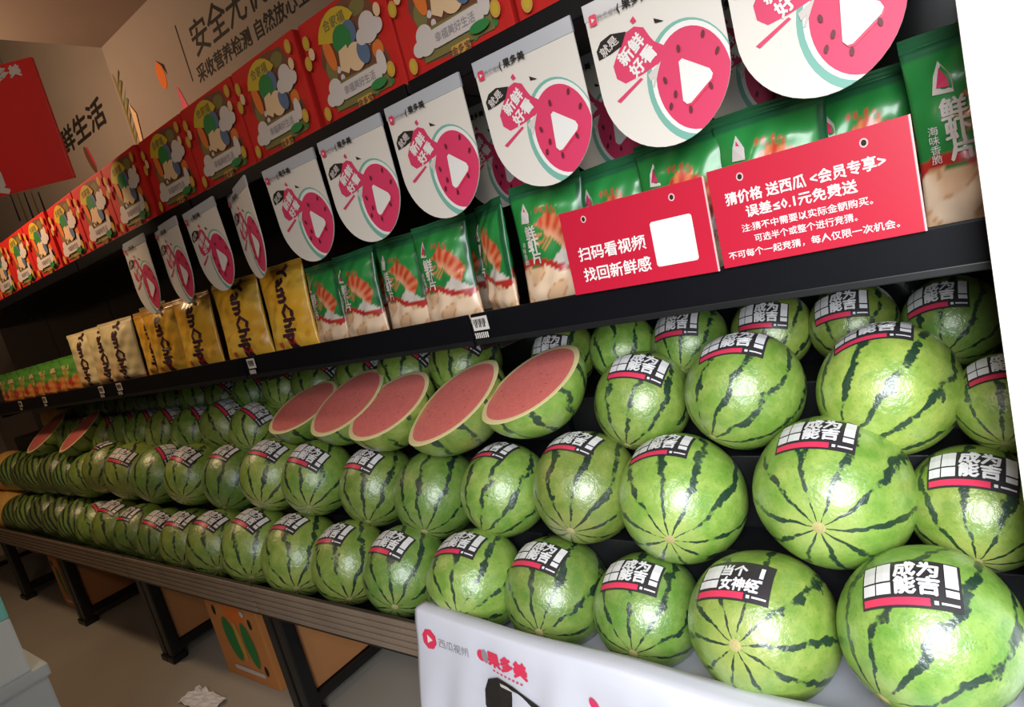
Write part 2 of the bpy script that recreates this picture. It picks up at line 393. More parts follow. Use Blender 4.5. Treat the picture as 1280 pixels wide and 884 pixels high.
a.ell(*bp(.12, .68), .012, .016, M_CREAM); a.ell(*bp(.92, .70), .012, .016, M_CREAM); a.ell(*bp(.75, .14), .03, .012, M_GRN)
art_box = a.mesh(flat((0, -BD/2, 0), (1, 0, 0), (0, 0, 1), (0, -1, 0), .0003))
body_box = box_mesh((-W2, -BD/2, 0), (W2, BD/2, BH), M_RED, .006)
lid_box = box_mesh((-W2+.002, -BD/2+.03, BH), (W2-.002, BD/2-.03, BH+.003), M_RED, .001)
for k in range(15):
    x = -.60 - .3525*k
    t = thing('gift_box', (x, 1.275+BD/2+.004*(k % 3), Z(.4485)), 'red gift box with yellow fan print on top shelf, %s from right' % ORD[k], 'box', 'red gift boxes on the top shelf', rz=math.radians(random.uniform(-1.2, 1.2)))
    link('carton_body', body_box, t); link('lid_flap', lid_box, t); link('printed_front', art_box, t)

# ------------------------------------------------------------------ hanging tags
TW, TH = .255, .30
outline = [(-TW/2, 0), (-TW/2, -.165)] + [(-TW/2*math.cos(math.radians(t)), -.165 - .135*math.sin(math.radians(t))) for t in range(8, 173, 8)] + [(TW/2, -.165), (TW/2, 0)]
def tp(px, py):                       # pixel of the studied tag crop to tag metres
    dx, dy = px-10, py-170
    det = 535*775 + 170*123
    u = (dx*775 - dy*123)/det; v = (535*dy + 170*dx)/det
    return (-TW/2 + u*TW, -v*TH)
a = Art(); C0 = (.056, -.196)
a.ell(C0[0]-.004, C0[1]-.003, .084, .110, M_TEAL, .12, clip=outline, n=40); a.ell(C0[0]-.001, C0[1]+.001, .077, .100, M_WHITE, .1, clip=outline, n=40)
a.poly([tp(*p) for p in ((185, 345), (195, 310), (235, 285), (275, 295), (300, 340), (318, 365), (380, 402), (420, 430), (380, 500), (350, 460), (262, 515), (190, 548), (152, 522), (138, 460), (152, 420))], M_PINK)
a.ell(*C0, .069, .091, M_PINK, .08, n=40, clip=outline)
a.poly([tp(*p) for p in ((75, 425), (65, 380), (85, 335), (130, 305), (200, 303), (190, 335), (178, 370), (130, 400))], M_INK)
a.text('就是', *tp(122, 362), .021, M_CLOUD, rot=.45, bold=.02)
a.text('新鲜', *tp(219, 390), .030, M_WHITE, rot=.53, bold=.035); a.text('好看', *tp(268, 450), .030, M_WHITE, rot=.53, bold=.035)
a.poly([tp(*p) for p in ((150, 630), (258, 528), (268, 535), (165, 640))], M_PINK)
a.poly([tp(*p) for p in ((290, 520), (345, 462), (335, 500), (318, 575), (308, 580), (318, 530), (300, 550))], M_CLOUD)
a.poly([tp(*p) for p in ((320, 262), (362, 280), (325, 285))], M_INK); a.poly([tp(*p) for p in ((220, 258), (235, 238), (248, 262), (234, 274))], M_PINK)
tri = [(-.013, .040), (-.020, .036), (-.026, -.032), (-.020, -.040), (-.012, -.040), (.032, -.012), (.036, -.004), (.032, .006)]
a.poly([(C0[0]+x+.002, C0[1]+y-.004) for x, y in tri], M_STP); a.poly([(C0[0]+x, C0[1]+y) for x, y in tri], M_WHITE)
for (px, py, rr) in ((515, 362, .3), (570, 442, .5), (545, 595, -.2), (465, 697, .1), (385, 676, .3), (363, 552, -.2), (420, 413, .0), (405, 620, .2)):
    x, y = tp(px, py); a.ell(x, y, .0035, .0068, M_SEED, -rr, 12)
x, y = tp(60, 230); a.rrect(x-.008, y-.010, x+.008, y+.010, .003, M_STP); a.poly([(x-.003, y+.004), (x-.003, y-.004), (x+.004, y)], M_WHITE)
a.text('西瓜视频', x+.033, y, .012, M_GREY, bold=.0); a.text('( 果多美', x+.085, y+.001, .019, M_INK, bold=.03)
tag_art = a.mesh(flat((0, -.0016, 0), (1, 0, 0), (0, 0, 1), (0, -1, 0), .00025))
n = len(outline)
tag_body = mesh_from([(x, -.0015, z) for x, z in outline] + [(x, .0015, z) for x, z in outline],
                     [tuple(range(n))] + [tuple(range(2*n-1, n-1, -1))] + [(i, n+i, n+(i+1) % n, (i+1) % n) for i in range(n)], M_CARD)
clip_me = box_mesh((-TW/2-.001, -.0035, -.026), (TW/2+.001, .0035, .006), M_CLEAR, .001)
TAGS = [(-.205, 3, -1), (-.475, 2, 0), (-.765, 2, 0), (-1.068, 0, 1), (-1.350, 2, -1), (-1.640, 1, 1), (-1.935, -17, -9), (-2.195, -4, -4), (-2.455, -8, 2), (-2.745, -5, 2)]
for k, (x, yw, lean) in enumerate(TAGS):
    t = thing('hanging_tag', (x, 1.2415, Z(.408)), 'white hanging card with pink watermelon and play triangle print, %s from the right' % ORD[k], 'sign', 'watermelon cards hanging from the top shelf', rz=math.radians(yw))
    t.rotation_euler = (math.radians(random.uniform(-2, 1)), math.radians(lean*.25), math.radians(yw))
    link('card', tag_body, t); link('printed_art', tag_art, t); link('clip_strip', clip_me, t)

for k, (px, py) in enumerate(((925, 20), (742, 110), (600, 130))):
    p = at_y(px, py, 1.60)
    t = thing('hanging_tag', (p.x, 1.60, Z(.420)), 'dim watermelon card hanging deep behind the front cards, %s from the right' % ORD[k], 'sign', 'watermelon cards hanging deep inside the shelf')
    link('card', tag_body, t); link('printed_art', tag_art, t); link('clip_strip', clip_me, t)

# ------------------------------------------------------------------ red signs in the rail
def red_sign(x0, x1, z0, z1, label, fill, tilt=0):
    t = thing('red_sign', ((x0+x1)/2, 1.234, z0), label, 'sign', 'red acrylic signs in the price rail')
    w_, h_ = x1-x0, z1-z0
    link('sheet', box_mesh((-w_/2, -.002, 0), (w_/2, .002, h_), M_SIGN, .0006), t)
    link('edge_strip', box_mesh((w_/2, -.002, 0), (w_/2+.003, .002, h_), M_SIGNEDGE, .0005), t)
    ff = flat((0, -.0021, 0), (1, 0, 0), (0, 0, 1), (0, -1, 0))
    for kind_, line in fill(w_, h_):
        a = Art(); line(a); link(kind_, a.mesh(ff), t)
    for u in (.18, .80):
        a = Art(); a.ell(-w_/2+u*w_, h_*.87, .0065, .0075, M_SIGNEDGE, n=16); a.ell(-w_/2+u*w_, h_*.87, .0042, .0052, M_INK, n=16)
        link('grommet', a.mesh(ff), t)
    t.rotation_euler = (math.radians(-1.5), math.radians(tilt), 0)
def sl(t_, u, v, sz, fit, w_, h_, b): return ('lettering', lambda a: a.text(t_, -w_/2+u*w_, h_*v, sz, M_WHITE, fit=w_*fit, bold=b))
def s1(w_, h_):
    return [sl('扫码看视频', .335, .47, .032, .49, w_, h_, .02), sl('找回新鲜感', .345, .22, .032, .49, w_, h_, .02),
            ('white_square', lambda a: a.rrect(-w_/2+.63*w_, h_*.16, -w_/2+.90*w_, h_*.66, .006, M_WHITE))]
def s2(w_, h_):
    return [sl('猜价格 送西瓜 <会员专享>', .48, .68, .0245, .80, w_, h_, .025), sl('误差≤0.1元免费送', .46, .52, .0235, .56, w_, h_, .025),
            sl('注:猜不中需要以实际金额购买。', .47, .365, .0155, .66, w_, h_, .012), sl('可选半个或整个进行竞猜。', .46, .245, .0155, .52, w_, h_, .012),
            sl('不可每个一起竞猜，每人仅限一次机会。', .47, .115, .0155, .86, w_, h_, .012)]
red_sign(-.770, -.443, Z(-.143), Z(.040), 'smaller red sign with two lines of white text and a white square', s1, 1)
red_sign(-.430, -.102, Z(-.143), Z(.042), 'larger looking red sign with five lines of white text near the white wall', s2, 0)

# ------------------------------------------------------------------ price tickets on the middle rail
for k, (px, py, wd) in enumerate(((601, 402, .052), (318, 462, .05), (152, 488, .06), (130, 493, .06), (58, 503, .06), (28, 509, .06))):
    p = at_y(px, py, 1.2445)
    t = thing('price_ticket', (p.x, 1.2405, Z(-.18)), 'small white price ticket on the black middle rail, %s from the right' % ORD[k], 'price tag', 'price tickets on the middle rail')
    link('card', box_mesh((-wd/2, -.001, -.004), (wd/2, .0005, .032), M_TAGW, .0004), t)
    a = Art()
    for i in range(10): a.rect(-wd*.42+i*wd*.085, .004+.008*(i % 3 == 0), -wd*.42+i*wd*.085+wd*.035*(1+(i*7 % 3)*.4), .026, M_INK)
    for i in range(7): a.rect(-wd*.45+i*wd*.13, -.024, -wd*.45+i*wd*.13+.004, -.009, M_TAGW)
    link('printed_code', a.mesh(flat((0, -.0012, 0), (1, 0, 0), (0, 0, 1), (0, -1, 0), .0002)), t)

# ------------------------------------------------------------------ snack bags
def sm(a_, b_, x): t = max(0, min(1, (x-a_)/(b_-a_))); return t*t*(3-2*t)
def lerp(a_, b_, t): return tuple(x+(y-x)*t for x, y in zip(a_, b_))
def art_green(u, v):
    c = lerp((.012, .15, .035), (.025, .24, .05), sm(.2, .9, v+.2*math.sin(3*u)))
    if u > .93: c = (.01, .09, .03)
    # prawn curling down the right half, with feelers
    dx, dy = u-.40, (v-.40)*1.35; rd = math.hypot(dx, dy); an = math.degrees(math.atan2(dy, dx))
    th_ = .13*sm(-8, 25, an)*sm(100, 70, an)
    if -8 < an < 100 and abs(rd-.40) < th_:
        c = lerp((.50, .035, .015), (.70, .20, .08), .5+.5*math.sin(an*.42)); c = lerp(c, (.75, .36, .2), sm(.0, .9, (.40-rd)/.13))
    for q in range(4):
        if 55 < an < 112 and abs(rd-(.24-.045*q+.0012*(an-55))) < .010: c = (.60, .22, .08)
    if 60 < an < 96 and .52 < rd < .60 and math.sin(an*1.3) > .2: c = (.55, .06, .03)
    # white dish and red ribbon
    if u > .45 and .26 < v < .46-.5*abs(u-.68): c = (.60, .53, .48)
    if abs(v-(.33+.06*math.sin(u*5+.5))) < .035: c = (.42, .025, .02)
    # pile of pale crisps
    if v < .30+.05*math.sin(u*5+.5)+.02*math.sin(u*19):
        k = math.sin(u*13+2*math.sin(v*17))+math.sin(v*23+1.5*math.sin(u*9))
        c = lerp((.78, .57, .40), (.68, .42, .25), sm(-.2, 1.0, k))
        if abs(k-.75) < .12: c = (.52, .27, .13)
    if v > .955: c = (.02, .13, .05)
    return c
def art_yellow(u, v):
    c = lerp((.78, .40, .025), (.88, .54, .07), .5+.5*math.sin(5*v+3*u))
    k = math.sin(u*17+3*math.sin(v*11))*math.sin(v*19+2*math.sin(u*8))
    if k > .55: c = lerp(c, (.60, .22, .02), .5)
    if (u-.55)**2*3+(v-.13)**2*6 < .025: c = (.55, .03, .02)
    if (u-.25)**2*3+(v-.10)**2*6 < .012: c = (.62, .10, .03)
    if v > .95 or v < .03: c = (.55, .27, .03)
    return c
def art_cream(u, v):
    c = lerp((.74, .63, .33), (.82, .72, .44), .5+.5*math.sin(5*v+3*u))
    if u < .5 and v < .62 + .1*math.sin(u*9): c = lerp(c, (.66, .34, .08), .6*sm(.7, .1, v))
    if v < .08: c = (.40, .15, .08)
    return c
def art_small(u, v):
    c = (.10, .34, .05) if v > .45+.08*math.sin(u*9) else (.66, .25, .06)
    if (u-.4)**2+(v-.62)**2 < .05: c = (.50, .42, .08)
    if (u-.6)**2+(v-.3)**2 < .02: c = (.5, .06, .04)
    return c
def bag_prof(u, v, d, seed):
    e = (1-abs(2*u-1)**2.6); p = sm(0, .16, v)**.7*sm(1.0, .78, v)**.8
    wr = .06*math.sin(13*u+seed)*math.sin(9*v+seed*2) + .05*math.sin(31*v+5*u+seed)*(.3+abs(2*u-1)) + .05*math.sin(23*u-17*v+seed*3)
    return d*(.10+.9*max(0, e)*(.12+.88*p))*(1+wr*1.4)
def bag_meshes(w_, h_, d_, artf, seed, texts):
    nu, nv = 34, 46; V = []; Fc = []; C = []
    for side in (-1, 1):
        for j in range(nv+1):
            for i in range(nu+1):
                u, v = i/nu, j/nv
                pinch = 1-.05*math.sin(math.pi*v)
                V.append(((u-.5)*w_*pinch, side*bag_prof(u, v, d_/2, seed), v*h_)); C.append((*artf(u, v), 1) if side < 0 else (*artf(1-u, v), 1))
    o = (nu+1)*(nv+1)
    for j in range(nv):
        for i in range(nu):
            q = j*(nu+1)+i
            Fc.append((q, q+1, q+nu+2, q+nu+1)); Fc.append((o+q+1, o+q, o+q+nu+1, o+q+nu+2))
    for j in range(nv):
        q = j*(nu+1); Fc.append((q, q+nu+1, o+q+nu+1, o+q)); q += nu; Fc.append((q+nu+1, q, o+q, o+q+nu+1))
    for i in range(nu):
        Fc.append((i+1, i, o+i, o+i+1)); q = nv*(nu+1)+i; Fc.append((q, q+1, o+q+1, o+q))
    me = mesh_from(V, Fc, M_BAG, smooth=True)
    at = me.color_attributes.new('print', 'FLOAT_COLOR', 'POINT'); at.data.foreach_set('color', [x for c in C for x in c])
    # crimped seal along the top
    SV = []; SF = []; cN = artf(.5, .97)
    for j in range(6):
        for i in range(nu+1):
            SV.append(((i/nu-.5)*w_, -.0016*(j % 2)-.004*math.sin(9*i/nu+seed), h_-.002+j*.004))
    for j in range(5):
        for i in range(nu): q = j*(nu+1)+i; SF.append((q, q+1, q+nu+2, q+nu+1))
    seal = mesh_from(SV, SF, M_BAG); at = seal.color_attributes.new('print', 'FLOAT_COLOR', 'POINT'); at.data.foreach_set('color', list((*cN, 1))*len(SV))
    a = Art(); texts(a, w_, h_)
    def fn(x, y, l):
        u = max(0, min(1, x/w_+.5)); v = max(0, min(1, y/h_)); return (x, -bag_prof(u, v, d_/2, seed)-.0022-.0003*l, y)
    return me, seal, a.mesh(fn)
def tx_green(a, w_, h_):
    a.poly([(-w_*.33, h_*.73), (-w_*.20, h_*.72), (-w_*.20, h_*.80), (-w_*.27, h_*.90), (-w_*.31, h_*.82)], M_CLOUD)
    a.poly([(-w_*.30, h_*.76), (-w_*.22, h_*.75), (-w_*.23, h_*.80), (-w_*.27, h_*.86)], M_PINK)
    for i, ch in enumerate('鲜虾片'): a.text(ch, -w_*.22+.012*w_*i, h_*(.64-.105*i), .034, M_CLOUD, bold=.03)
    for i, ch in enumerate('海味香脆'): a.text(ch, -w_*.36, h_*(.55-.05*i), .014, M_CLOUD, bold=.0)
def tx_chip(a, w_, h_):
    a.text('YamChips', .012, h_*.53, .072, M_CHIPTXT, rot=-math.pi/2, bold=.05)
def tx_none(a, w_, h_): a.rrect(-w_*.2, h_*.7, w_*.2, h_*.84, .006, M_CREAM)
GB = [bag_meshes(.20, .275, .055, art_green, s, tx_green) for s in (1.0, 2.7, 4.1)]
YB = [bag_meshes(.225, .29, .06, art_yellow, s, tx_chip) for s in (.5, 3.3)]
CB = [bag_meshes(.25, .295, .06, art_cream, s, tx_chip) for s in (1.5, 2.3)]
SB = [bag_meshes(.17, .19, .05, art_small, s, tx_none) for s in (.9, 3.9)]
SH = Z(-.165)
def put_bag(name, meshes, x, y, rz, label, cat, group, lean=4, sc_=1.0, roll=0):
    t = thing(name, (x, y, SH+.001), label, cat, group)
    t.rotation_euler = (math.radians(-lean), math.radians(roll), math.radians(rz)); t.scale = (sc_,)*3
    link('pouch', meshes[0], t); link('top_seal', meshes[1], t); link('lettering', meshes[2], t)
green = [(.005, 1.335, 0, 1.13), (-.185, 1.40, 4, 1.05), (-.345, 1.35, 2, 1.06), (-.53, 1.36, -4, 1.05), (-.71, 1.40, 5, 1.02), (-.865, 1.335, 3, 1.04), (-1.065, 1.345, -32, 1.0), (-1.235, 1.335, 4, .98), (-1.425, 1.345, -3, .96), (-1.62, 1.335, 3, .95), (-1.81, 1.345, -4, .93)]
for k, (x, y, rz, s) in enumerate(green):
    put_bag('snack_bag', GB[k % 3], x, y, rz, 'green snack bag with red prawn and pale crisps print, %s from the right' % ORD[k], 'snack bag', 'green prawn snack bags on the middle shelf', random.uniform(3, 8), s, random.uniform(-2, 2))
for k, (x, y, rz) in enumerate(((-.30, 1.50, 3), (-.60, 1.52, -5), (-1.33, 1.52, 2), (-1.72, 1.5, -3))):
    put_bag('snack_bag', GB[(k+1) % 3], x, y, rz, 'green prawn snack bag in the dark second row behind, %s from the right' % ORD[k], 'snack bag', 'green prawn snack bags behind the front row', 5, 1.0)
for k, (x, y, rz) in enumerate(((-2.015, 1.335, 8), (-2.33, 1.34, 16), (-2.49, 1.425, 12), (-2.70, 1.34, 12), (-2.98, 1.34, 12), (-3.19, 1.38, 10))):
    put_bag('crisp_bag', YB[k % 2], x, y, rz, 'golden yellow crisp bag with dark vertical lettering, %s from the right' % ORD[k], 'snack bag', 'yellow crisp bags on the middle shelf', random.uniform(2, 6), 1.02)
for k, (x, y, rz) in enumerate(((-3.48, 1.34, 14), (-3.73, 1.36, 12), (-3.98, 1.35, 10))):
    put_bag('crisp_bag', CB[k % 2], x, y, rz, 'cream coloured crisp bag with dark vertical lettering, %s from the right' % ORD[k], 'snack bag', 'cream crisp bags on the middle shelf', 4, 1.0)
put_bag('crisp_bag', CB[0], -3.28, 1.45, 0, 'cream crisp bag standing behind the yellow bags', 'snack bag', None, 3, 1.08)
for k, x in enumerate((-4.22, -4.42, -4.62, -4.82, -5.02, -5.25, -5.45)):
    put_bag('small_snack_bag', SB[k % 2], x, 1.335, random.uniform(2, 14), 'small green and orange snack bag at the far end, %s from the right' % ORD[k], 'snack bag', 'small green and orange bags on the middle shelf', 4, 1.0)

# ------------------------------------------------------------------ watermelons
def shape(d, e):            # radius factor of a unit melon in direction d (its axis is z)
    az = math.atan2(d.y, d.x); s2_ = 1-d.z*d.z
    f_ = 1 + e*d.z*d.z + .010*math.sin(3*az+.7)*s2_ + .006*math.sin(5*az)*s2_ - .018*max(0, abs(d.z)-.9)/.1*1.0
    return f_
def melon_mesh(m, e, nl=44, nr=26):
    V = [Vector((0, 0, 1))]; 
    for j in range(1, nr):
        th = math.pi*j/nr
        for i in range(nl): ph = 2*math.pi*i/nl; V.append(Vector((math.sin(th)*math.cos(ph), math.sin(th)*math.sin(ph), math.cos(th))))
    V.append(Vector((0, 0, -1))); Fc = []
    for i in range(nl): Fc.append((0, 1+i, 1+(i+1) % nl)); Fc.append((len(V)-1, 1+(nr-2)*nl+(i+1) % nl, 1+(nr-2)*nl+i))
    for j in range(nr-2):
        for i in range(nl): q = 1+j*nl; Fc.append((q+i, q+nl+i, q+nl+(i+1) % nl, q+(i+1) % nl))
    return mesh_from([v*shape(v, e) for v in V], Fc, m, smooth=True)
MEL = melon_mesh(M_MELON, .055); MELT = melon_mesh(M_MELON_T, .06); HAMI = melon_mesh(M_HAMI, .12)
# scar at the blossom end
sv = [(0, 0, 1.046)] + [(.042*math.cos(t*math.pi/6)*(1+.15*(t % 2)), .042*math.sin(t*math.pi/6)*(1+.15*(t % 2)), 1.0415) for t in range(12)] + [(.085*math.cos(t*math.pi/6), .085*math.sin(t*math.pi/6), 1.031) for t in range(12)]
SCAR = mesh_from(sv, [(0, 1+i, 1+(i+1) % 12) for i in range(12)] + [(1+i, 13+i, 13+(i+1) % 12, 1+(i+1) % 12) for i in range(12)], M_SCAR, smooth=True)

def sticker_art(v):
    a = Art()
    a.patch(0, 0, 1, 1, M_STK, 12, 8); a.patch(.025, .05, .70, .19, M_STP, 9, 2)
    a.patch(.735, .085, .775, .155, M_STW, 1, 1); a.patch(.80, .10, .965, .14, M_STW, 2, 1)
    if v == 2:      # full wording on a plain dark ground
        a.patch(.04, .25, .34, .44, M_STW, 3, 1); a.patch(.06, .47, .34, .86, M_STW, 3, 2)
        return a, (('当个', .52, .70, .175, .30), ('女神经', .62, .36, .17, .30)), True
    a.patch(.03, .25, .17, .48, M_STW, 2, 1); a.patch(.185, .25, .34, .48, M_STW, 2, 1); a.patch(.03, .51, .17, .93, M_STW, 2, 2); a.patch(.185, .51, .34, .93, M_STW, 2, 2)
    a.patch(.845, .25, .965, .38, M_STW, 1, 1); a.patch(.845, .42, .965, .93, M_STW, 1, 2)
    return a, (('成为', .585, .75, .22, .34), ('能吉', .585, .41, .22, .34)), False
STK = [sticker_art(0), sticker_art(0), sticker_art(2)]
for a, texts, ex in STK:
    for (s, cx, cy, ks, kt) in texts:
        V, Fc, wd, ht = text2d(s, .045)
        n_ = len(s); a.raw([(cx + x/wd*ks*n_*.93/ (1 if not ex else 1.0), cy + y/ht*kt*.98) for x, y in V], Fc, M_STW, NV[(s, .045)])
    if ex: a.patch(.84, .56, .89, .84, M_STW, 1, 2); a.patch(.84, .44, .89, .51, M_STW, 1, 1)
SW, SHT = .152, .09
def sticker(par, Mw, C, r, e, n, v, k=1.0):
    a = STK[v][0]
    u = (Vector((1, 0, 0)) - n*n.x).normalized()
    u = (u + n.cross(u)*random.uniform(-.08, .08)).normalized(); vv = n.cross(u)
    R3 = Mw.to_3x3().normalized().transposed(); inv = Mw.inverted(); out = []
    for (s, t, l) in a.V:
        q = u*((s-.5)*SW*k) + vv*((t-.5)*SHT*k); an = q.length/r
        d = n if an < 1e-6 else (n*math.cos(an) + q.normalized()*math.sin(an))
        out.append(inv @ (C + d*(r*shape(R3 @ d, e)*1.003 + .0006 + .00035*l)))
    return link('sticker', mesh_from(out, a.F, a.mats, a.I), par)

QUEUE = []
def melon(C, r, *a_, **kw): QUEUE.append([C, r, a_, kw, C.y, r])
def build_melon(C, r, label, group, pole=None, stick=None, kind='w', sv=0, scar=True, name='watermelon', cat='watermelon'):
    """pole: direction of the blossom end; stick: outward direction of the sticker"""
    me, e = {'w': (MEL, .055), 't': (MELT, .06), 'h': (HAMI, .12)}[kind]
    o = link(name, me); tag(o, label, cat, group)
    q = pole.normalized().to_track_quat('Z', 'Y') if pole is not None else Vector((0, -1, -.3)).to_track_quat('Z', 'Y')
    q = q @ Matrix.Rotation(random.uniform(0, 6.28), 3, 'Z').to_quaternion()
    o.rotation_mode = 'QUATERNION'; o.location = C; o.rotation_quaternion = q; o.scale = (r, r, r)
    Mw = Matrix.LocRotScale(C, q, Vector((r, r, r)))
    if scar and kind != 'h': link('blossom_scar', SCAR, o)
    if stick is not None: sticker(o, Mw, C, r, e, stick.normalized(), sv, min(1.0, r/.12))
    return o
def hit(C, r, px, py):
    d = ray(px, py).normalized(); b = d.dot(C-EYE); h = (C-EYE).length_squared - b*b
    if h >= r*r: p = EYE + d*b; return (p-C).normalized()
    return (EYE + d*(b-math.sqrt(r*r-h)) - C).normalized()
def size_at(px, py, hw, y):
    C = at_y(px, py, y); dep = (C-EYE).dot(fw); a_ = (px-640)/F
    return C, hw/F*dep
def vdir(C, ax, ay):                 # a direction on the sphere seen from the eye: ax right, ay up (fractions of the radius)
    v = (C-EYE).normalized(); rr = (rt - v*rt.dot(v)).normalized(); uu = rr.cross(v)
    return (rr*ax + uu*ay - v*math.sqrt(max(0.02, 1-ax*ax-ay*ay))).normalized()

rows = {
 'front row': (1.16, [(1161, 789, 104, (1133, 726), (1105, 873), 0), (955, 783, 90, (915, 724), (920, 806), 2), (811, 764, 76, (783, 710), (790, 822), 0), (697, 741, 74, (668, 686), (672, 795), 1),
                      (596, 726, 66, (569, 673), (572, 772), 0), (505, 715, 58, (478, 673), (488, 760), 0), (438, 702, 52, (410, 663), None, 0), (379, 694, 50, (358, 651), None, 1), (330, 682, 46, (316, 647), None, 0),
                      (275, 678, 41, (259, 647), None, 1), (240, 674, 37, (221, 647), None, 0), (210, 671, 34, (197, 648), None, 1), (181, 664, 33, (158, 641), None, 0), (152, 657, 32, (137, 632), None, 0)]),
 'second row': (1.28, [(1041, 613, 104, (1015, 532), (1022, 664), 0), (852, 622, 87, (820, 548), (836, 679), 0), (733, 608, 74, (712, 543), (712, 668), 1), (632, 612, 62, (611, 555), (602, 668), 0),
                      (541, 616, 60, None, (523, 668), 0), (461, 606, 50, (436, 571), (447, 652), 1), (409, 597, 46, (393, 568), None, 0), (352, 592, 44, (338, 559), None, 1), (294, 596, 45, (271, 560), None, 0),
                      (249, 593, 40, (231, 565), None, 1), (205, 592, 38, (213, 564), None, 0), (171, 588, 35, (150, 569), None, 1), (139, 584, 33, (124, 553), None, 0)]),
 'third row': (1.42, [(1109, 487, 89, (1085, 405), (1060, 555), 0), (930, 488, 75, (912, 424), (890, 548), 0), (803, 501, 60, (796, 456), (785, 555), 1)]),
 'back row': (1.62, [(1190, 402, 60, (1165, 367), None, 0), (1067, 405, 57, (1045, 378), None, 1), (965, 414, 53, (950, 391), None, 0), (863, 427, 50, (840, 403), None, 1), (780, 436, 47, None, None, 0), (705, 443, 44, (682, 432), None, 0)])}
special = {('front row', 0): 'largest striped watermelon at lower right, sticker fully facing the viewer',
           ('front row', 1): 'watermelon with pale navel facing front and dark wordy sticker, on white cloth',
           ('second row', 0): 'big bright watermelon with wide white sticker, centre right of second row',
           ('second row', 1): 'watermelon with yellow navel at its foot, second row, left of biggest one',
           ('third row', 0): 'large watermelon with patchy wide stripes, third row, near the white wall'}
lastx = {}
for rn, (y, L) in rows.items():
    for k, (px, py, hw, st, po, sv_) in enumerate(L):
        C, r = size_at(px, py, hw, y)
        if rn == 'front row': C.z = max(C.z, DECK + r*1.0 + .002)
        lab = special.get((rn, k), 'striped green watermelon in the %s, %s from the right' % (rn, ORD[k + (rn in ('second row', 'third row'))]))
        pole = hit(C, r, *po) if po else vdir(C, -.15+random.uniform(-.2, .2), -.8+random.uniform(-.1, .12))
        melon(C, r, lab, 'watermelons in the '+rn, pole, hit(C, r, *st) if st else None, 'w', sv_)
        lastx[rn] = (C.x, k)
# one more at the right edge in the second and third rows
for (px, py, hw, y, st, lab) in ((1220, 634, 84, 1.325, (1213, 578), 'watermelon at the right edge above the largest one, grey green with sticker'),
                                 (1262, 503, 66, 1.44, (1250, 452), 'watermelon cut off by the white wall, third row')):
    C, r = size_at(px, py, hw, y); melon(C, r, lab, 'watermelons at the right edge', vdir(C, -.1, -.8), hit(C, r, *st), 'w', 0)
# rows run on to the far end of the shelf
def run(rn, y, zr, x0, x1, step, r, kinds, st_ok, k0):
    x = x0; k = k0
    while x > x1:
        kd = kinds(x); rr = r*random.uniform(.94, 1.05)
        C = Vector((x, y+random.uniform(-.01, .01), Z(zr)-r+rr))
        nm = {'w': 'striped green watermelon', 't': 'densely striped dark watermelon', 'h': 'orange netted melon'}[kd]
        lab = '%s far along the %s, %s from the right' % (nm, rn, ORD[k])
        melon(C, rr, lab, 'watermelons in the '+rn, vdir(C, random.uniform(-.3, .3), -.75), vdir(C, random.uniform(-.1, .2), .68) if (kd == 'w' and st_ok) else None, kd, random.choice((0, 1)), scar=False,
              name='watermelon' if kd != 'h' else 'netted_melon', cat='watermelon' if kd != 'h' else 'melon')
        x -= step*random.uniform(.97, 1.05); k += 1
run('front row', 1.16, -.884, lastx['front row'][0]-.27, -5.9, .27, .13, lambda x: 'h' if x < -5.6 else ('t' if x < -4.2 else 'w'), True, 14)
run('second row', 1.28, -.645, lastx['second row'][0]-.27, -5.9, .27, .13, lambda x: 'h' if x < -5.6 else ('t' if x < -4.4 else 'w'), True, 14)
run('third row', 1.42, -.462, -2.62, -4.75, .265, .13, lambda x: 'w', True, 9)
run('back row', 1.62, -.352, -1.52, -5.8, .265, .125, lambda x: 'h' if x < -5.2 else 'w', True, 6)
# settle: where two melons press into each other the farther one moves back along its line of sight
for it in range(60):
    for i_ in range(len(QUEUE)):
        for j_ in range(i_):
            A, B = QUEUE[i_], QUEUE[j_]
            if abs(A[0].x-B[0].x) > .4: continue
            pen = A[1]+B[1]-(A[0]-B[0]).length
            if pen > .003:
                if abs(A[4]-B[4]) < .03 and max(A[0].x, B[0].x) < -1.15:      # neighbours in one row slide apart
                    sg = 1 if A[0].x > B[0].x else -1
                    A[0] = A[0] + Vector((.25*pen*sg, 0, 0)); B[0] = B[0] - Vector((.25*pen*sg, 0, 0)); continue
                far, near = (A, B) if A[0].y > B[0].y else (B, A)
                dist = (far[0]-EYE).length; k_ = 1 + .35*pen/dist
                C_ = EYE + (far[0]-EYE)*k_
                if C_.y < far[4] + .05 and C_.y + far[1] < 1.755: far[0] = C_; far[1] *= k_
                else:
                    for q_ in (far, near): q_[1] = max(q_[5]*.93, q_[1]-.1*pen)
for C, r, a_, kw, y0_, r0_ in QUEUE: build_melon(C, r, *a_, **kw)

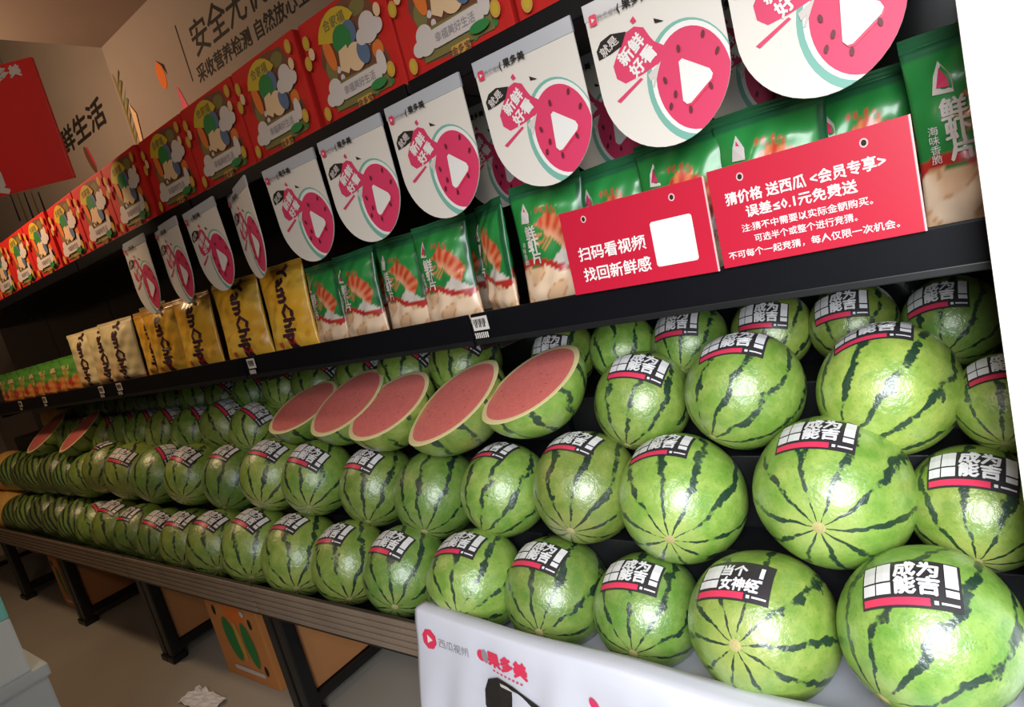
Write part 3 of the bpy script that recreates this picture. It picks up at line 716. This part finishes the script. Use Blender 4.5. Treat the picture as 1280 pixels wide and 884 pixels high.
# ------------------------------------------------------------------ halved watermelons
def half_meshes(pt, nl=56):
    def rad(a_): return 1 + pt*max(0, math.cos(a_-math.pi))**6*.9 + pt*.4*max(0, math.cos(a_))**8 - .04*abs(math.sin(a_))
    V = []; Fc = []; nr = 14
    for j in range(nr):
        th = math.pi/2*j/nr
        for i in range(nl):
            a_ = 2*math.pi*i/nl; q = rad(a_)*math.cos(th) if j else rad(a_)
            V.append((q*math.cos(a_), q*math.sin(a_), -math.sin(th)*.92))
    V.append((0, 0, -.92))
    for j in range(nr-1):
        for i in range(nl): Fc.append((j*nl+i, (j+1)*nl+i, (j+1)*nl+(i+1) % nl, j*nl+(i+1) % nl))
    for i in range(nl): Fc.append(((nr-1)*nl+i, len(V)-1, (nr-1)*nl+(i+1) % nl))
    shell = mesh_from(V, Fc, M_MELON, smooth=True)
    V = []; Fc = []
    for q, z in ((1.0, 0), (.985, .006), (.90, .008)):
        V += [(q*rad(a_)*math.cos(a_), q*rad(a_)*math.sin(a_), z) for a_ in (2*math.pi*i/nl for i in range(nl))]
    for j in range(2): Fc += [(j*nl+i, j*nl+(i+1) % nl, (j+1)*nl+(i+1) % nl, (j+1)*nl+i) for i in range(nl)]
    rind = mesh_from(V, Fc, M_RINDW, smooth=True)
    V = []; Fc = []; qs = (.90, .8, .65, .5, .35, .2, .08)
    for q in qs:
        V += [(q*rad(a_)*math.cos(a_), q*rad(a_)*math.sin(a_), .008+.012*(1-(q/.9)**4)+.004*math.sin(9*a_+q*20)*q*(1-q)) for a_ in (2*math.pi*i/nl for i in range(nl))]
    for j in range(len(qs)-1): Fc += [(j*nl+i, j*nl+(i+1) % nl, (j+1)*nl+(i+1) % nl, (j+1)*nl+i) for i in range(nl)]
    Fc.append(tuple((len(qs)-1)*nl+i for i in range(nl)))
    flesh = mesh_from(V, Fc, M_FLESH, smooth=True)
    SVs = []; SFs = []
    for i in range(13):
        a_ = i*2.399; q = .25+.5*((i*37 % 13)/13); b = len(SVs)
        for k in range(6): SVs.append((q*math.cos(a_)+.016*math.cos(k*math.pi/3), q*math.sin(a_)+.010*math.sin(k*math.pi/3), .0235))
        SFs.append(tuple(b+k for k in range(6)))
    return shell, rind, flesh, mesh_from(SVs, SFs, M_SEED)
HALF = [half_meshes(.06), half_meshes(.13), half_meshes(.02)]
halves = [((666, 482), (60, -46), .47, 1.35, 0, 'nearest cut watermelon half showing red flesh, beside whole melons'), ((571, 504), (52, -50), .46, 1.35, 1, 'pointed cut watermelon half, second of the five red ones from the right'),
          ((489, 509), (48.5, -41), .50, 1.36, 2, 'oval cut watermelon half with red flesh, middle of the five'), ((437, 505), (43, -41), .47, 1.39, 2, 'cut watermelon half, fourth of five, partly behind the middle one'), ((382, 511), (40, -32), .44, 1.40, 2, 'leftmost of the five nearby cut watermelon halves, smallest looking'),
          ((103, 541), (20, -28), .22, 1.33, 2, 'far cut watermelon half seen edge on, right one of two'), ((61, 543), (18, -27), .24, 1.34, 2, 'far cut watermelon half seen edge on, left one of two')]
for (c, l, k, y, v, lab) in halves:
    C = at_y(c[0]-3, c[1]-3, y); dep = (C-EYE).dot(fw); R_ = .95*math.hypot(*l)/F*dep; k *= .86
    vd = (C-EYE).normalized(); rr = (rt - vd*rt.dot(vd)).normalized(); uu = rr.cross(vd)
    ll = Vector(l).normalized(); mx, my = ll.y, -ll.x            # minor axis, up and to the left in the photo
    nrm = (-vd*k + (rr*mx - uu*my)*math.sqrt(1-k*k)).normalized()
    ax = rr*ll.x - uu*ll.y; ax = (ax - nrm*ax.dot(nrm)).normalized(); ay = nrm.cross(ax)
    o = link('watermelon_half', HALF[v][0]); tag(o, lab, 'watermelon half', 'cut watermelon halves')
    o.matrix_world = Matrix.Translation(C) @ Matrix((ax, ay, nrm)).transposed().to_4x4() @ Matrix.Diagonal((R_, R_, R_, 1))
    link('rind_edge', HALF[v][1], o); f_ = link('flesh', HALF[v][2], o); link('seeds', HALF[v][3], f_)

# ------------------------------------------------------------------ white cloth over the near end of the deck
CX0, CX1 = -1.335, -.03
def cloth_pt(s, q):
    """s 0..1 along x, q metres along the profile: negative lies on the deck, positive hangs"""
    x = CX0 + (CX1-CX0)*s; bump_ = .022*max(0, 1-s/.10) + .006*math.sin(s*17)
    zt = Z(-.868 - .045*min(1, s/.7)) + bump_*.5; yt = .988 - .03*s
    if q <= -.06: return Vector((x, yt+.10-(q+.06), DECK+.004+.001*math.sin(s*40)))
    if q <= 0:
        t = -q/.06; yy = yt+.10*t; return Vector((x, yy, zt+(DECK+.004-zt)*sm(1.016, yt+.102, yy)))
    h = q/.42; fold = (.016*math.sin(s*23+1.6*h) + .008*math.sin(s*57+2*h))*min(1, h*1.6) + .004*math.sin(s*90+9*h)*h
    return Vector((x-.035*h*(1-s)+.004*math.sin(9*h), yt-.004-.035*math.sin(min(1, q/.05)*1.57)*.25-.05*h-fold, zt-q))
qs = [-.48, -.4, -.3, -.2, -.12, -.075, -.06, -.05, -.04, -.03, -.02, -.01, 0, .004, .01, .02, .035, .05] + [.05+.0185*i for i in range(1, 21)]
ns = 110; V = [cloth_pt(i/ns, q) for q in qs for i in range(ns+1)]
Fc = [(j*(ns+1)+i, (j+1)*(ns+1)+i, (j+1)*(ns+1)+i+1, j*(ns+1)+i+1) for j in range(len(qs)-1) for i in range(ns)]
cl = link('table_cloth', mesh_from(V, Fc, M_CLOTH, smooth=True)); tag(cl, 'white printed cloth draped over the shelf edge under the nearest watermelons', 'cloth')
md = cl.modifiers.new('thickness', 'SOLIDIFY'); md.thickness = .0015; md.offset = 0
def cloth_print(x, y, l):            # x metres along, y metres down the hang
    p = cloth_pt((x-CX0)/(CX1-CX0), y); return p + Vector((0, -.0022-.0003*l, 0))
a = Art(); bx = CX0
def hexa(cx, cy, r): return [(cx+r*math.cos(math.radians(t))*.95, cy+r*math.sin(math.radians(t))) for t in range(15, 375, 45)]
a.poly(hexa(bx+.052, .062, .027)[::-1], M_STP); a.poly([(bx+.046, .051), (bx+.046, .073), (bx+.064, .062)], M_WHITE)
def down_text(a, t, cx, cy, sz, m, bold=.02):
    b0 = len(a.V); a.text(t, 0, 0, sz, m, bold=bold)
    a.V[b0:] = [(cx+x, cy-y, l) for x, y, l in a.V[b0:]]
down_text(a, '西瓜视频', bx+.135, .062, .026, M_GREY, .0)
a.ell(bx+.225, .060, .013, .016, M_STP); a.ell(bx+.235, .060, .009, .019, M_GREY)
down_text(a, '果多美', bx+.305, .060, .042, M_STP, .06)
for i in range(8): a.rect(bx+.255+i*.013, .088, bx+.262+i*.013, .092, M_STP)
# black leaf badge and pink strokes, cut by the picture's lower edge
leaf = [(bx+.215, .20), (bx+.22, .155), (bx+.235, .120), (bx+.27, .102), (bx+.32, .105), (bx+.40, .13), (bx+.47, .17), (bx+.50, .22), (bx+.42, .30), (bx+.28, .30)]
a.poly(leaf, M_INK); a.poly([(bx+.25, .117), (bx+.30, .112), (bx+.33, .118), (bx+.30, .120), (bx+.25, .124)], M_CLOUD)
down_text(a, '就是', bx+.345, .205, .10, M_WHITE, .01)
a.ell(bx+.545, .088, .010, .018, M_PINK, -.5); a.ell(bx+.625, .125, .055, .05, M_PINK); a.ell(bx+.63, .137, .035, .032, M_CLOTH)
a.ell(bx+.86, .25, .15, .13, M_PINK, n=36)
link('printed_logos', a.mesh(cloth_print), cl)

# ------------------------------------------------------------------ under the shelf
def carton(x0, x1, y0, y1, h, label, art=True):
    t = thing('fruit_carton', ((x0+x1)/2, (y0+y1)/2, 0), label, 'carton', 'fruit cartons under the shelf')
    w_, d_ = x1-x0, y1-y0
    link('box_body', box_mesh((-w_/2, -d_/2, 0), (w_/2, d_/2, h), M_CARTON, .005), t)
    link('top_flap', box_mesh((-w_/2, -d_/2, h), (w_/2, -.004, h+.004), M_CARTON, .001), t); link('top_flap', box_mesh((-w_/2, .004, h), (w_/2, d_/2, h+.004), M_CARTON, .001), t)
    a = Art()
    a.ell(.02, h*.80, w_*.20, h*.13, M_ORANGE); a.ell(-w_*.14, h*.47, w_*.125, h*.26, M_OLIVE, .2); a.ell(-w_*.14, h*.47, w_*.105, h*.24, M_GRN, .2); a.ell(w_*.19, h*.45, w_*.10, h*.26, M_OLIVE, .12); a.ell(w_*.19, h*.45, w_*.085, h*.24, M_GRN, .12)
    a.ell(w_*.02, h*.47, w_*.05, h*.23, M_COIN, .1)
    a.rrect(-w_*.28, h*.10, w_*.30, h*.15, .006, M_CLOUD)
    for (u, v) in ((-.33, .78), (.34, .72), (.36, .2)): a.ell(w_*u, h*v, .012, .024, M_INK)
    a.ell(.25*w_, h*.82, .015, .014, M_CLOUD)
    link('printed_front', a.mesh(flat((0, -d_/2, 0), (1, 0, 0), (0, 0, 1), (0, -1, 0))), t)
carton(-2.92, -2.50, 1.095, 1.42, .415, 'orange fruit carton with green melon print under the shelf')
carton(-5.02, -4.74, 1.10, 1.42, .40, 'far narrow orange carton under the shelf')
# crumpled paper on the floor
p = at_z(250, 879, 0); V = []; Fc = []
for j in range(7):
    for i in range(9):
        V.append((p.x-.11+.03*i+random.uniform(-.006, .006), p.y-.04+.016*j+random.uniform(-.004, .004), .004+.022*abs(math.sin(i*1.3+j*.8))*random.uniform(.4, 1)))
for j in range(6):
    for i in range(8): q = j*9+i; Fc.append((q, q+1, q+10, q+9))
o = link('crumpled_paper', mesh_from(V, Fc, M_PAPER)); tag(o, 'crumpled white scrap of paper lying on the floor', 'paper')
md = o.modifiers.new('thickness', 'SOLIDIFY'); md.thickness = .001
# foam boxes in the aisle (right edges seen at the lower left)
XB = -2.55
pt = at_x(40, 838, XB); pl = at_x(55, 832, XB); tt = at_x(0, 735, XB); tl = at_x(14, 771, XB)
yb = pt.y; zb = pt.z; zt_ = tt.z + .06; zl = tl.z
t = thing('foam_box', (XB-.25, pl.y-.35, 0), 'grey white foam box, lower one of the stack at lower left', 'box', 'foam boxes in the aisle')
link('box_body', box_mesh((-.25, -.35, 0), (.25, .35, zb-.04), M_FOAMG, .008), t); link('box_lid', box_mesh((-.26, -.36, zb-.04), (.26, .36, zb), M_FOAMG, .008), t)
t = thing('foam_box', (XB-.25, yb-.35, zb), 'pale blue foam box with teal top, upper one at lower left', 'box', 'foam boxes in the aisle')
link('box_body', box_mesh((-.25, -.35, 0), (.25, .35, zl-zb), M_FOAMW, .008), t); link('box_lid', box_mesh((-.25, -.35, zl-zb), (.25, .35, zt_-zb+.05), M_FOAMT, .008), t)

# ------------------------------------------------------------------ red hanging banner
XR = -2.9
b0 = at_x(45, 72, XR); b1 = at_x(90, 222, XR); by = (b0.y+b1.y)/2; hh = b0.z-b1.z
t = thing('hanging_banner', (XR, by, b1.z), 'red hanging banner board with white lettering at upper left', 'banner', rz=math.radians(-50))
link('board', box_mesh((-.008, -.75, 0), (.008, 0, hh), M_BANNER, .003), t)
for (s_, cx, cy, sz, bd) in (('果多美', -.125, hh*.925, .047, .05), ('员', -.325, hh*.15, .15, .04), ('会', -.325, hh*.40, .15, .04)):
    a = Art(); a.text(s_, cx, cy, sz, M_WHITE, bold=bd)
    link('lettering', a.mesh(flat((.0085, 0, 0), (0, 1, 0), (0, 0, 1), (1, 0, 0))), t)
for yy in (-.12, -.62): link('wire', tube_mesh([(0, yy, hh-.005), (0, yy, CZ-b1.z)], .002, M_WIRE, 6), t)
